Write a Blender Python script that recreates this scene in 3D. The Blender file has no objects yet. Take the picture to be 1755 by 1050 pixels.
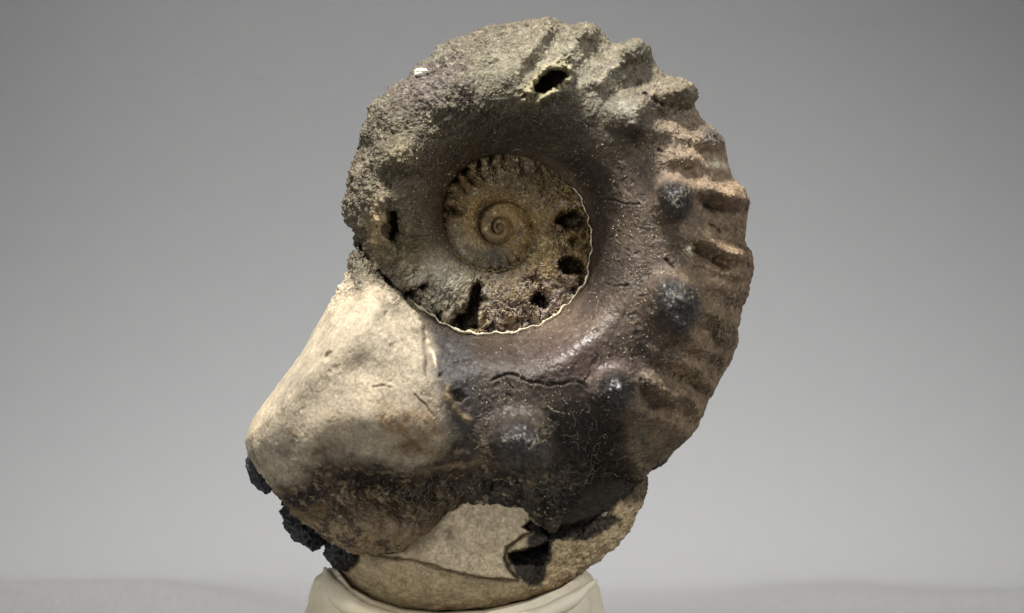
import bpy, math, random
import numpy as np
from mathutils import Vector

random.seed(7)
rng = np.random.default_rng(7)
K = 1e-4            # one photograph pixel on the specimen = 0.1 mm
GY = 1105.0         # pixel row of the table level under the putty
def wx(px): return (np.asarray(px) - 877.5) * K
def wz(py): return (GY - np.asarray(py)) * K

# ------------------------------------------------------------------ camera, light, world
sc = bpy.context.scene
sc.view_settings.view_transform = 'Standard'
sc.view_settings.look = 'None'
sc.view_settings.exposure = 0.0
sc.view_settings.gamma = 1.0
CAMD = 1.0
cam = bpy.data.cameras.new('camera')
camo = bpy.data.objects.new('camera', cam)
sc.collection.objects.link(camo)
camo.location = (0, -CAMD, (GY - 525) * K)
camo.rotation_euler = (math.radians(90), 0, 0)
cam.sensor_width = 36
cam.lens = 36 * CAMD / (1755 * K)
cam.clip_start = 0.02
cam.clip_end = 20
cam.dof.use_dof = True
cam.dof.focus_distance = CAMD - 0.0085
cam.dof.aperture_fstop = 15
cam.dof.aperture_blades = 7
sc.camera = camo

w = bpy.data.worlds.new("World"); sc.world = w
w.use_nodes = True
w.node_tree.nodes['Background'].inputs[0].default_value = (0.97, 0.985, 1.0, 1)
w.node_tree.nodes['Background'].inputs[1].default_value = 0.15

def area(name, loc, target, size, power, col, size_y=None, spread=180):
    l = bpy.data.lights.new(name, 'AREA'); l.energy = power; l.color = col
    l.shape = 'RECTANGLE'; l.size = size; l.size_y = size_y or size; l.spread = math.radians(spread)
    o = bpy.data.objects.new(name, l); sc.collection.objects.link(o)
    o.location = loc
    o.rotation_euler = (Vector(target) - Vector(loc)).to_track_quat('-Z', 'Y').to_euler()
    return o
area('key_lamp', (-0.13, -0.19, 0.60), (0, 0, 0.05), 0.13, 0.88, (1.0, 0.975, 0.93), None, 55)
area('side_fill', (0.62, -0.25, 0.42), (0.0, 0.0, 0.06), 0.30, 0.35, (0.98, 0.985, 1.0), None, 60)  # fill added from the front right to lift frontal faces, no actual window
area('front_light', (-0.42, -0.75, 0.16), (0.0, 0.0, 0.05), 0.35, 0.22, (1.0, 0.985, 0.955), None, 50)
area('overhead_fill', (0.0, 0.30, 0.80), (0, 0.30, 0), 0.5, 1.2, (1.0, 0.99, 0.985))  # overhead lamp added to grade the backdrop, brighter low and darker high
area('backdrop_fill', (0.0, 0.18, 0.74), (0, 0.33, 0.0), 0.22, 1.22, (1.0, 0.995, 0.985), None, 46)  # extra lamp added to brighten the cloth behind the fossil

# ------------------------------------------------------------------ numpy helpers
TAB = rng.random((64, 64, 64)).astype(np.float32)
def vnoise(x, y, z):
    xi = np.floor(x).astype(np.int32); yi = np.floor(y).astype(np.int32); zi = np.floor(z).astype(np.int32)
    fx = (x - xi).astype(np.float32); fy = (y - yi).astype(np.float32); fz = (z - zi).astype(np.float32)
    fx = fx*fx*fx*(fx*(fx*6-15)+10); fy = fy*fy*fy*(fy*(fy*6-15)+10); fz = fz*fz*fz*(fz*(fz*6-15)+10)
    x0 = xi & 63; x1 = (xi+1) & 63; y0 = yi & 63; y1 = (yi+1) & 63; z0 = zi & 63; z1 = (zi+1) & 63
    a = TAB[x0,y0,z0]*(1-fx)+TAB[x1,y0,z0]*fx
    b = TAB[x0,y1,z0]*(1-fx)+TAB[x1,y1,z0]*fx
    c = TAB[x0,y0,z1]*(1-fx)+TAB[x1,y0,z1]*fx
    d = TAB[x0,y1,z1]*(1-fx)+TAB[x1,y1,z1]*fx
    return ((a*(1-fy)+b*fy)*(1-fz)+(c*(1-fy)+d*fy)*fz)*2-1
def fbm(P, scale, octs=3, seed=0.0, gain=0.5, billow=False):
    s = 0; a = 1.0; tot = 0; f = 1.0/scale
    for o in range(octs):
        ca, sa = math.cos(0.7*o+seed), math.sin(0.7*o+seed)
        x = (P[0]*ca-P[1]*sa)*f+seed*7.3+o*11.1; y = (P[0]*sa+P[1]*ca)*f+seed*3.1+o*5.7; z = P[2]*f+seed*1.7+o*3.3
        n = vnoise(x, y, z)
        if billow: n = np.abs(n)*2-0.6
        s = s + a*n; tot += a; a *= gain; f *= 2.03
    return s/tot*1.3
def sstep(a, b, x):
    t = np.clip((x-a)/(b-a), 0, 1); return t*t*(3-2*t)
def lin(c):
    c = np.array(c, dtype=np.float64)/255
    return np.where(c <= .04045, c/12.92, ((c+.055)/1.055)**2.4)
def poly_sdf(x, y, pts):
    """signed distance, negative inside"""
    pts = np.array(pts, float); n = len(pts)
    d2 = np.full(x.shape, 1e12); inside = np.zeros(x.shape, bool)
    for i in range(n):
        ax, ay = pts[i]; bx, by = pts[(i+1) % n]
        ex, ey = bx-ax, by-ay
        t = np.clip(((x-ax)*ex+(y-ay)*ey)/(ex*ex+ey*ey+1e-9), 0, 1)
        d2 = np.minimum(d2, (x-ax-t*ex)**2+(y-ay-t*ey)**2)
        if ay != by:
            c = ((ay > y) != (by > y)) & (x < (bx-ax)*(y-ay)/(by-ay)+ax)
            inside ^= c
    d = np.sqrt(d2)
    return np.where(inside, -d, d)
def line_d(x, y, pts):
    d2 = np.full(x.shape, 1e12)
    for (ax, ay), (bx, by) in zip(pts[:-1], pts[1:]):
        ex, ey = bx-ax, by-ay
        t = np.clip(((x-ax)*ex+(y-ay)*ey)/(ex*ex+ey*ey+1e-9), 0, 1)
        d2 = np.minimum(d2, (x-ax-t*ex)**2+(y-ay-t*ey)**2)
    return np.sqrt(d2)
def pmask(x, y, pts, soft): return 1-sstep(-soft, soft, poly_sdf(x, y, pts))
def gauss(x, y, cx, cy, sx, sy=None, rot=0):
    sy = sy or sx; c, s = math.cos(math.radians(rot)), math.sin(math.radians(rot))
    u = (x-cx)*c+(y-cy)*s; v = -(x-cx)*s+(y-cy)*c
    return np.exp(-.5*((u/sx)**2+(v/sy)**2))
def ell(x, y, cx, cy, sx, sy, rot=0):
    c, s = math.cos(math.radians(rot)), math.sin(math.radians(rot))
    u = (x-cx)*c+(y-cy)*s; v = -(x-cx)*s+(y-cy)*c
    return np.sqrt((u/sx)**2+(v/sy)**2)
def polar_R(pts, cx, cy, th):
    """radius of the outline at each angle (outline resampled densely)"""
    pts = np.array(pts, float); q = []
    for i in range(len(pts)):
        a, b = pts[i], pts[(i+1) % len(pts)]
        n = max(2, int(np.hypot(*(b-a))/3))
        for k in range(n): q.append(a+(b-a)*k/n)
    q = np.array(q); A = np.arctan2(q[:,1]-cy, q[:,0]-cx); R = np.hypot(q[:,0]-cx, q[:,1]-cy)
    o = np.argsort(A); A = A[o]; R = R[o]
    A = np.concatenate([A-2*np.pi, A, A+2*np.pi]); R = np.tile(R, 3)
    r = np.interp(th, A, R)
    k = np.array([1, 3, 5, 3, 1.]); k /= k.sum()
    rr = np.concatenate([r[-8:], r, r[:8]])
    return np.convolve(rr, k, 'same')[8:-8]

# ------------------------------------------------------------------ materials
def mat_base(name):
    m = bpy.data.materials.new(name); m.use_nodes = True
    nt = m.node_tree; b = nt.nodes['Principled BSDF']
    return m, nt, b
def nd(nt, t, **kw):
    n = nt.nodes.new(t)
    for k, v in kw.items(): setattr(n, k, v)
    return n
def stone_material(name, bump=1.0, spec=0.5, coat=0.0, fleck=True):
    """colour, roughness and grit come from the mesh's own attributes; fine grain from noise nodes"""
    m, nt, b = mat_base(name); L = nt.links.new
    tc = nd(nt, 'ShaderNodeTexCoord')
    col = nd(nt, 'ShaderNodeAttribute'); col.attribute_name = 'tint'
    rg = nd(nt, 'ShaderNodeAttribute'); rg.attribute_name = 'gloss'
    gr = nd(nt, 'ShaderNodeAttribute'); gr.attribute_name = 'grit'
    n1 = nd(nt, 'ShaderNodeTexNoise'); n1.inputs['Scale'].default_value = 2600; n1.inputs['Detail'].default_value = 3
    n2 = nd(nt, 'ShaderNodeTexNoise'); n2.inputs['Scale'].default_value = 420; n2.inputs['Detail'].default_value = 5; n2.inputs['Roughness'].default_value = .62
    vo = nd(nt, 'ShaderNodeTexVoronoi'); vo.inputs['Scale'].default_value = 1500
    for n in (n1, n2, vo): L(tc.outputs['Object'], n.inputs['Vector'])
    # albedo variation
    mr = nd(nt, 'ShaderNodeMapRange'); mr.inputs[1].default_value = .3; mr.inputs[2].default_value = .7; mr.inputs[3].default_value = .62; mr.inputs[4].default_value = 1.38
    L(n1.outputs[0], mr.inputs[0])
    mr2 = nd(nt, 'ShaderNodeMapRange'); mr2.inputs[1].default_value = .3; mr2.inputs[2].default_value = .7; mr2.inputs[3].default_value = .8; mr2.inputs[4].default_value = 1.2
    L(n2.outputs[0], mr2.inputs[0])
    # grain contrast scales with grit
    dm = nd(nt, 'ShaderNodeMath', operation='MULTIPLY'); L(mr.outputs[0], dm.inputs[0]); L(mr2.outputs[0], dm.inputs[1])
    s1 = nd(nt, 'ShaderNodeMath', operation='SUBTRACT'); L(dm.outputs[0], s1.inputs[0]); s1.inputs[1].default_value = 1
    s2 = nd(nt, 'ShaderNodeMath', operation='MULTIPLY'); L(s1.outputs[0], s2.inputs[0]); L(gr.outputs['Fac'], s2.inputs[1])
    s3 = nd(nt, 'ShaderNodeMath', operation='ADD'); L(s2.outputs[0], s3.inputs[0]); s3.inputs[1].default_value = 1
    vm = nd(nt, 'ShaderNodeVectorMath', operation='SCALE'); L(col.outputs['Color'], vm.inputs[0]); L(s3.outputs[0], vm.inputs['Scale'])
    last = vm.outputs[0]
    if fleck:   # pale mineral specks
        n3 = nd(nt, 'ShaderNodeTexNoise'); n3.inputs['Scale'].default_value = 4200; n3.inputs['Detail'].default_value = 1
        L(tc.outputs['Object'], n3.inputs['Vector'])
        fr = nd(nt, 'ShaderNodeMapRange'); fr.inputs[1].default_value = .66; fr.inputs[2].default_value = .74; fr.inputs[3].default_value = 0; fr.inputs[4].default_value = .6
        L(n3.outputs[0], fr.inputs[0])
        fm = nd(nt, 'ShaderNodeMath', operation='MULTIPLY'); L(fr.outputs[0], fm.inputs[0]); L(gr.outputs['Fac'], fm.inputs[1])
        mx = nd(nt, 'ShaderNodeMix', data_type='RGBA'); L(fm.outputs[0], mx.inputs[0]); L(last, mx.inputs[6]); mx.inputs[7].default_value = (.42, .37, .27, 1)
        last = mx.outputs[2]
    L(last, b.inputs['Base Color'])
    ra = nd(nt, 'ShaderNodeMath', operation='MULTIPLY_ADD'); L(n2.outputs[0], ra.inputs[0]); ra.inputs[1].default_value = .30
    rs = nd(nt, 'ShaderNodeMath', operation='SUBTRACT'); L(rg.outputs['Fac'], rs.inputs[0]); rs.inputs[1].default_value = .15
    L(rs.outputs[0], ra.inputs[2]); L(ra.outputs[0], b.inputs['Roughness'])
    b.inputs['Specular IOR Level'].default_value = spec
    # bump
    ad = nd(nt, 'ShaderNodeMath', operation='MULTIPLY_ADD'); L(n2.outputs[0], ad.inputs[0]); ad.inputs[1].default_value = 1.5; L(n1.outputs[0], ad.inputs[2])
    ad2 = nd(nt, 'ShaderNodeMath', operation='MULTIPLY_ADD'); L(vo.outputs['Distance'], ad2.inputs[0]); ad2.inputs[1].default_value = .55; L(ad.outputs[0], ad2.inputs[2])
    bs = nd(nt, 'ShaderNodeMath', operation='MULTIPLY'); L(gr.outputs['Fac'], bs.inputs[0]); bs.inputs[1].default_value = bump
    bp = nd(nt, 'ShaderNodeBump'); bp.inputs['Distance'].default_value = 3.6e-4
    L(ad2.outputs[0], bp.inputs['Height']); L(bs.outputs[0], bp.inputs['Strength']); L(bp.outputs[0], b.inputs['Normal'])
    return m
MAT = {
 'whorl': stone_material('whorl_shell', 0.85, .28),
 'inner': stone_material('inner_whorl_crystal', 0.9, .5),
 'lime': stone_material('cream_limestone', 0.55, .3, fleck=False),
 'node': stone_material('tubercle_stone', 0.6, .4),
 'cavity': stone_material('chamber_lining', 0.8, .5),
 'lower': stone_material('lower_shell', 0.8, .2),
}
def flat_material(name, col, rough=.8, bump=0.5, scale=1500, spec=.3, bumpd=3e-4):
    m, nt, b = mat_base(name); L = nt.links.new
    tc = nd(nt, 'ShaderNodeTexCoord'); n = nd(nt, 'ShaderNodeTexNoise'); n.inputs['Scale'].default_value = scale; n.inputs['Detail'].default_value = 5
    L(tc.outputs['Object'], n.inputs['Vector'])
    mr = nd(nt, 'ShaderNodeMapRange'); mr.inputs[1].default_value = .3; mr.inputs[2].default_value = .7; mr.inputs[3].default_value = .75; mr.inputs[4].default_value = 1.2
    L(n.outputs[0], mr.inputs[0])
    vm = nd(nt, 'ShaderNodeVectorMath', operation='SCALE'); vm.inputs[0].default_value = tuple(lin(col)); L(mr.outputs[0], vm.inputs['Scale'])
    L(vm.outputs[0], b.inputs['Base Color']); b.inputs['Roughness'].default_value = rough; b.inputs['Specular IOR Level'].default_value = spec
    bp = nd(nt, 'ShaderNodeBump'); bp.inputs['Distance'].default_value = bumpd; bp.inputs['Strength'].default_value = bump
    L(n.outputs[0], bp.inputs['Height']); L(bp.outputs[0], b.inputs['Normal'])
    return m

# ------------------------------------------------------------------ objects helpers
def link(o, parent=None):
    sc.collection.objects.link(o)
    if parent is not None: o.parent = parent
    return o
def mesh_np(name, V, F, mat, parent=None, tint=None, gloss=None, grit=None, normals=None, smooth=True):
    """V (n,3) metres, F (m,k) int faces"""
    me = bpy.data.meshes.new(name)
    F = np.asarray(F); nf, k = F.shape
    me.vertices.add(len(V)); me.vertices.foreach_set('co', np.ascontiguousarray(V, dtype=np.float32).ravel())
    me.loops.add(nf*k); me.loops.foreach_set('vertex_index', F.astype(np.int32).ravel())
    me.polygons.add(nf); me.polygons.foreach_set('loop_start', np.arange(0, nf*k, k, dtype=np.int32))
    try: me.polygons.foreach_set('loop_total', np.full(nf, k, dtype=np.int32))
    except Exception: pass
    me.update(calc_edges=True)
    me.polygons.foreach_set('use_smooth', np.full(nf, smooth, dtype=bool))
    if tint is not None:
        a = me.attributes.new('tint', 'FLOAT_COLOR', 'POINT')
        a.data.foreach_set('color', np.concatenate([tint, np.ones((len(V), 1))], 1).astype(np.float32).ravel())
        for nm, arr in (('gloss', gloss), ('grit', grit)):
            a = me.attributes.new(nm, 'FLOAT', 'POINT'); a.data.foreach_set('value', arr.astype(np.float32))
    me.materials.append(mat)
    if normals is not None:
        me.normals_split_custom_set_from_vertices(normals.astype(np.float32))
    o = bpy.data.objects.new(name, me)
    return link(o, parent)
def grid_normals(P):
    """P: 3 x NT x NR (theta wraps) -> unit normals pointing outward (+h)"""
    dt = np.roll(P, -1, 1)-np.roll(P, 1, 1)
    dr = np.gradient(P, axis=2)
    n = np.cross(dr, dt, axis=0)
    n /= np.linalg.norm(n, axis=0)+1e-9
    return n
def mix(col, c, m):
    c = lin(c)
    for k in range(3): col[k] += (c[k]-col[k])*m

fossil = bpy.data.objects.new('ammonite_fossil', None); link(fossil)
fossil['label'] = 'ribbed and knobbly spiral ammonite fossil, cream at its lower left, standing upright on putty'
fossil['category'] = 'fossil'

# ================================================================== MAIN WHORL SURFACE
SX, SY = 856.0, 390.0
OUT = [(594,317),(601,294),(613,263),(624,226),(639,183),(664,157),(696,134),(716,119),(739,100),(753,80),(787,67),(819,51),
 (856,44),(904,34),(941,36),(957,40),(980,46),(1000,41),(1023,47),(1040,66),(1049,76),(1063,77),(1083,70),(1100,72),(1111,81),(1117,100),
 (1143,134),(1166,138),(1186,146),(1194,166),(1189,184),(1203,209),(1220,220),(1240,243),(1247,277),(1254,306),(1273,323),
 (1282,347),(1279,381),(1274,414),(1285,435),(1289,463),(1282,500),(1270,533),(1262,562),(1263,588),(1250,619),(1228,660),
 (1211,691),(1194,732),(1170,759),(1149,777),(1118,801),(1108,814),(1103,833),(1075,857),(1040,878),(1000,893),(950,912),
 (925,900),(900,872),(850,862),(800,865),(760,882),(735,905),(705,930),(688,942),(660,945),(610,942),(575,925),(540,900),(512,884),
 (491,866),(470,838),(456,815),(440,795),(428,778),(423,752),(438,714),(476,660),(514,611),(552,546),(575,505),(590,482),(598,463),(601,440),
 (611,427),(608,396),(594,384),(592,345)]
SP = np.array([(200,420),(180,262),(160,218),(146.5,199),(136,190),(121,187),(107,186),(92,178),(69,177),(51,173.5),(32,170),
 (14.6,159),(-4,151),(-25,142),(-50,130.6),(-83.6,126),(-118,119),(-152,106),(-174,94.5),(-217,82.8),(-254,75),(-290,69),
 (-333,62),(-360,57),(-427,45),(-540,35),(-630,27),(-720,21),(-900,13),(-1080,8),(-1260,5),(-1440,3),(-1800,1)])
def seam(a):   # a: unwrapped degrees
    return np.where(np.asarray(a) > 182, 1e5, np.exp(np.interp(a, SP[::-1,0], np.log(SP[::-1,1]))))
NT, NR = 1560, 430
th = -np.pi + 2*np.pi*np.arange(NT)/NT
R = polar_R(OUT, SX, SY, th)
rho = np.linspace(0, 1, NR); tt = 1-(1-rho)**1.5; tt[0] = 0.002
thd = np.degrees(th)[:,None]
r = R[:,None]*tt[None,:]
X = SX+r*np.cos(th)[:,None]; Y = SY+r*np.sin(th)[:,None]
Rb = np.broadcast_to(R[:,None], r.shape)
# whorl level of every point
s_in = np.zeros_like(r); s_out = np.array(Rb); a_in = np.full(r.shape, -1800.0); lev = np.full(r.shape, 9); last = np.zeros(r.shape, bool)
done = np.zeros(r.shape, bool); prev = np.full(r.shape, 1e6)
for k in range(-1, 5):
    a = thd-360*k; s = seam(a)+0*r
    m = (~done) & (r >= s)
    s_in[m] = s[m]; a_in[m] = (a+0*r)[m]; lev[m] = k; s_out[m] = np.minimum(prev, Rb)[m]; last[m] = (prev >= Rb)[m]
    done |= m; prev = s
m = ~done; s_in[m] = 0; s_out[m] = np.maximum(prev[m], 1); a_in[m] = -1500; lev[m] = 5
u = np.clip((r-s_in)/(s_out-s_in+1e-6), 0, 1)
hb = 20+0.33*s_in
e = np.interp(thd[:,0], [-180,30,52,59,68,76,82,90,115,130,145,160,180], [0,0,0,8,20,34,70,102,102,80,30,0,0])[:,None]+0*r
w_ = s_out-s_in
# outer type
pk = 150*(1-np.exp(-w_/190.0))*1.18
up_ = np.interp(thd[:,0], [-180,-30,25,60,110,150,180], [.44,.44,.30,.25,.24,.34,.44])[:,None]
f = 1-(1-np.clip(u/up_, 0, 1))**2.0
f = f - .10*sstep(.5, .9, u)
h_out = e+(hb+pk*f-e)*np.sqrt(np.clip(1-u**4, 0, 1))
# inner type: runs from its inner seam to the base of the next whorl out
hb2 = np.minimum(20+0.33*s_out, 200)
h_in = hb+(hb2-hb-6)*u+0.27*w_*np.sin(np.pi*np.clip(u, 0, 1)**.62)**.8
tau = sstep(-262, -195, a_in)*(~(~last & (a_in < -216))) if False else sstep(-250, -205, a_in)
h_cov = hb+(hb2-hb)*u+pk*.55*f*(1-u**3)      # whorl that is partly covered by the next one
H = np.where(last, h_out, h_in)
part = (~last) & (a_in > -262)
wj = sstep(160, 180, thd)
H = np.where(part, (h_cov*(1-wj)+h_out*wj)*tau+h_in*(1-tau), H)
H[lev == 5] = 20

# ---- noise-warped coordinates for the painted masks
P0 = np.array([X, Y, H])
wxn = X+fbm(P0, 60, 4, 1.1)*16; wyn = Y+fbm(P0, 60, 4, 2.3)*16
wx2 = X+fbm(P0, 18, 3, 4.1)*7; wy2 = Y+fbm(P0, 18, 3, 5.2)*7

outer = (lev == 0) | (lev == -1)
outer = np.maximum(last*1.0, sstep(-236, -184, a_in))
outer = np.clip(outer+.25*fbm(P0, 30, 3, 19.)*sstep(.02, .3, outer)*(1-sstep(.7, .98, outer)), 0, 1)

# ---- large form: nodes, ribs, bumps
NODES = [(1150,346,74,21,24),(1150,522,112,30,33),(1050,668,84,23,25),(888,757,104,36,32),(1074,205,44,25,22),(686,274,54,24,21),(770,170,16,45,26)]
VENT = [(1004,56,22,20,13),(1090,90,34,18,14),(1170,160,40,21,17),(1216,242,34,22,15),(1262,340,34,22,17),(1268,452,38,22,20),(1252,575,26,20,20)]
for (cx, cy, am, sx, sy) in NODES+VENT:
    q = ell(wx2*.35+X*.65, wy2*.35+Y*.65, cx, cy, sx*1.42, sy*1.42)
    H += am*1.05*np.exp(-(q**3.4)*1.1)+am*.28*gauss(X, Y, cx, cy, sx*2.4, sy*2.4)
RIBS = [([(870,140),(915,85),(940,30)],14,13),([(945,130),(985,85),(1010,35)],18,14),([(985,170),(1035,118),(1100,70)],20,13),
 ([(1070,200),(1110,160),(1185,150)],22,15),([(1080,235),(1150,232),(1235,235)],17,14),([(1150,275),(1200,280),(1255,300)],14,10),
 ([(1165,330),(1215,325),(1285,345)],24,14),([(1165,385),(1210,380),(1280,392)],6,10),([(1155,400),(1215,415),(1290,445)],24,14),
 ([(1170,485),(1235,492),(1285,510)],15,13),([(1165,515),(1215,532),(1275,575)],24,13),([(1150,560),(1200,590),(1258,628)],26,13),
 ([(1125,600),(1180,632),(1236,672)],26,13),([(1110,645),(1160,675),(1212,712)],26,12),([(1088,690),(1140,722),(1190,752)],24,12),([(1190,455),(1240,470),(1290,478)],12,7),([(1190,300),(1230,312),(1270,320)],10,7),([(905,105),(925,70),(950,40)],10,8),([(1020,150),(1060,120),(1110,100)],9,8),
 ([(800,150),(835,95),(860,40)],8,14)]
for pts, am, wd in RIBS:
    pts = [(a, b) for a, b in pts]
    d = line_d(wxn*.5+X*.5, wyn*.5+Y*.5, pts)
    H += 1.42*am*np.exp(-.5*(d/(wd*.85))**2)*(.45+.55*sstep(.35, .9, u))
# troughs under the ribs
for pts, am, wd in [([(1172,300),(1224,312)],10,7),([(1195,350),(1275,368)],17,9),([(1188,436),(1272,462)],20,9),([(1205,520),(1238,536)],12,8),
  ([(1195,565),(1232,610)],16,11),([(1140,610),(1190,655)],16,13),([(1100,600),(1135,640)],6,14),([(1115,700),(1150,730)],13,13),([(1040,175),(1110,130)],8,10),([(1110,205),(1180,195)],14,9)]:
    d = line_d(wxn*.3+X*.7, wyn*.3+Y*.7, pts); H -= 1.05*am*np.exp(-.5*(d/wd)**2)
for pts, am, wd in [([(928,740),(920,800),(916,885)],13,8),([(1078,700),(1090,770),(1106,815)],18,11),([(775,797),(705,790),(640,778)],11,8),([(900,770),(960,760),(985,735)],8,9),
  ([(735,850),(690,890),(655,930)],9,9),([(600,800),(585,850),(600,900)],8,14),([(520,790),(500,830),(520,870)],7,9),([(820,840),(800,800),(812,770)],9,10),([(960,870),(985,830),(1000,790)],8,7),([(640,840),(700,830),(745,835)],-10,12),([(850,830),(890,815),(910,840)],-10,10)]:
    H += am*np.exp(-.5*(line_d(wxn*.6+X*.4, wyn*.6+Y*.4, pts)/wd)**2)
H += 30*gauss(X, Y, 470, 760, 60, 60)*.6+20*gauss(X, Y, 590, 570, 50, 80, 25)
H += 50*gauss(X, Y, 648, 712, 62, 46)+6*gauss(X, Y, 655, 512, 34, 22)+20*gauss(X, Y, 675, 560, 36, 44)
H += 12*gauss(X, Y, 560, 720, 60, 25, -60)-9*gauss(X, Y, 560, 665, 60, 26, -45)
H -= 55*gauss(X, Y, 700, 835, 120, 32, -5)+18*gauss(X, Y, 520, 850, 40, 30)
H += 26*gauss(X, Y, 615, 900, 60, 26, 15)
H -= 88*gauss(X, Y, 1040, 805, 52, 52)+40*gauss(X, Y, 1000, 860, 60, 25, -20)
H += 24*gauss(X, Y, 970, 590, 55, 38, -30)+14*gauss(X, Y, 860, 650, 60, 40)
H -= 26*gauss(X, Y, 815, 815, 80, 30)
H += 18*gauss(X, Y, 640, 330, 60, 40)-12*gauss(X, Y, 735, 330, 35, 60)
H -= 26*gauss(X, Y, 622, 262, 14, 30, 25)        # dark notch on the left margin
H -= 20*gauss(X, Y, 612, 410, 14, 26, 0)
H += fbm(P0, 130, 2, 9.3)*7*outer*sstep(0, .1, 1-u)

# ---- cream crust standing proud of the surface
CREAM = [(560,470),(598,478),(606,505),(616,516),(628,502),(645,493),(668,490),(688,499),(704,520),(722,545),(729,575),(732,610),(733,640),(748,675),
 (764,712),(768,745),(752,775),(705,792),(650,782),(600,776),(560,768),(540,790),(532,820),(500,828),(478,832),(455,850),(380,850),(380,600)]
cs = poly_sdf(wx2*.35+X*.65, wy2*.35+Y*.65, CREAM)
creamE = 1-sstep(-3.5, 3.5, cs)
H += 13*creamE*np.where(Y < 600, 1, sstep(700, 600, Y))
cream = np.clip(1-sstep(-16, 26, poly_sdf(wxn, wyn, CREAM))+.25*fbm(P0, 22, 4, 17., .6)*sstep(720, 790, Y), 0, 1)
creamC = np.where((Y < 560) | (X < 700), np.maximum(creamE*(Y < 560), cream), cream)

# ---- rough broken area, upper left
ROUGH = [(560,60),(700,60),(800,40),(960,20),(1010,50),(900,70),(840,90),(800,120),(790,170),(830,200),(780,220),(735,260),(700,310),(700,345),(720,400),(700,440),
 (740,480),(770,500),(800,520),(790,570),(740,545),(700,515),(640,490),(600,500),(540,520),(540,300)]
rough = 1-sstep(-30, 30, poly_sdf(wxn, wyn, ROUGH))
rough = np.clip(rough+.8*gauss(X, Y, 775, 165, 45, 35), 0, 1)
# ---- cavities
def zc(pts, s, ox, oy): return [(ox+a/s, oy+b/s) for a, b in pts]
CAV = [
 (zc([(640,400),(680,365),(750,362),(790,395),(797,440),(760,468),(690,462),(640,432)],3,740,240),52,(wx2,wy2)),
 (zc([(648,622),(680,600),(720,603),(778,625),(788,690),(740,698),(680,692),(650,662)],3,740,240),52,(wx2,wy2)),
 (zc([(505,800),(545,783),(590,798),(612,838),(590,867),(540,858),(508,832)],3,740,240),45,(wx2,wy2)),
 (zc([(205,760),(235,728),(268,755),(262,800),(290,815),(256,835),(246,890),(238,968),(160,968),(128,935),(118,892),(162,882),(180,840)],3,740,240),55,(wx2,wy2)),
 (zc([(78,322),(110,330),(150,365),(165,395),(120,402),(72,392)],3,740,240),22,(wx2,wy2)),
 (zc([(180,210),(215,200),(230,240),(200,250),(180,235)],3,740,240),16,(wx2,wy2)),
 ([(714,484),(735,482),(738,492),(730,502),(718,498),(708,494)],32,(wx2,wy2)),
 (zc([(555,170),(575,165),(582,190),(572,215),(555,205)],1,0,0),0,(X,Y)),
 ([(668,362),(684,360),(692,378),(689,400),(680,416),(671,412),(668,390)],44,(wx2,wy2)),
 ([(563,606),(568,600),(575,603),(574,612),(567,616),(562,613)],14,(X,Y)),
 ([(772,352),(784,348),(800,362),(792,372),(776,368)],20,(wx2,wy2)),
 ([(905,476),(920,470),(928,480),(914,488)],16,(wx2,wy2)),([(826,560),(850,552),(858,560),(838,564)],16,(wx2,wy2)),([(975,410),(990,405),(998,420),(982,424)],16,(wx2,wy2)),([(880,556),(900,540),(912,548),(896,558)],14,(wx2,wy2)),
 ([(776,668),(790,664),(800,676),(794,686),(782,684)],12,(X,Y)),
 ([(606,268),(622,238),(640,236),(636,262),(618,282),(606,292)],20,(wx2,wy2)),
]
cavm = np.zeros_like(H)
for pts, dep, (cx_, cy_) in CAV:
    if dep == 0: continue
    ps = np.array(pts); bb = (X > ps[:,0].min()-20) & (X < ps[:,0].max()+20) & (Y > ps[:,1].min()-20) & (Y < ps[:,1].max()+20)
    d = poly_sdf(cx_[bb]*.45+X[bb]*.55, cy_[bb]*.45+Y[bb]*.55, pts)
    mm = 1-sstep(-6.0, 3.0, d)
    H[bb] -= dep*mm
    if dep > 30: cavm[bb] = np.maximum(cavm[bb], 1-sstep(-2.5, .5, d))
# craters with raised rims
q6 = ell(wx2*.8+X*.2, wy2*.8+Y*.2, 940, 147, 32, 15, -38)*(1+.22*fbm(P0, 16, 3, 71.))
H += 36*(.75+.7*fbm(P0, 9, 2, 72.)+.3*gauss(X, Y, 925, 165, 20, 14))*np.exp(-((q6-1.33)/.42)**2)+16*gauss(X, Y, 940, 150, 42, 30, -36); 
m6 = 1-sstep(.78, 1.0, q6); H -= 62*m6; cavm = np.maximum(cavm, m6*(q6 < .95))
q8 = ell(wx2*.5+X*.5, wy2*.5+Y*.5, 676, 388, 17, 33, -8)
H += 34*np.exp(-((q8-1.35)/.5)**2)*(1-.5*sstep(670, 690, X))
q5 = ell(X, Y, 1078, 228, 9, 9); H += 6*np.exp(-((q5-1)/.4)**2)
# pale arc ridge below the seam
dA = line_d(wx2*.3+X*.7, wy2*.3+Y*.7, zc([(205,340),(205,380),(222,430),(262,480),(312,515)],2.916,700,540)); arc = np.exp(-.5*(dA/4.0)**2)*np.clip(.85+.5*fbm(P0, 12, 3, 74.), 0, 1.2); H += 6*arc
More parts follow.
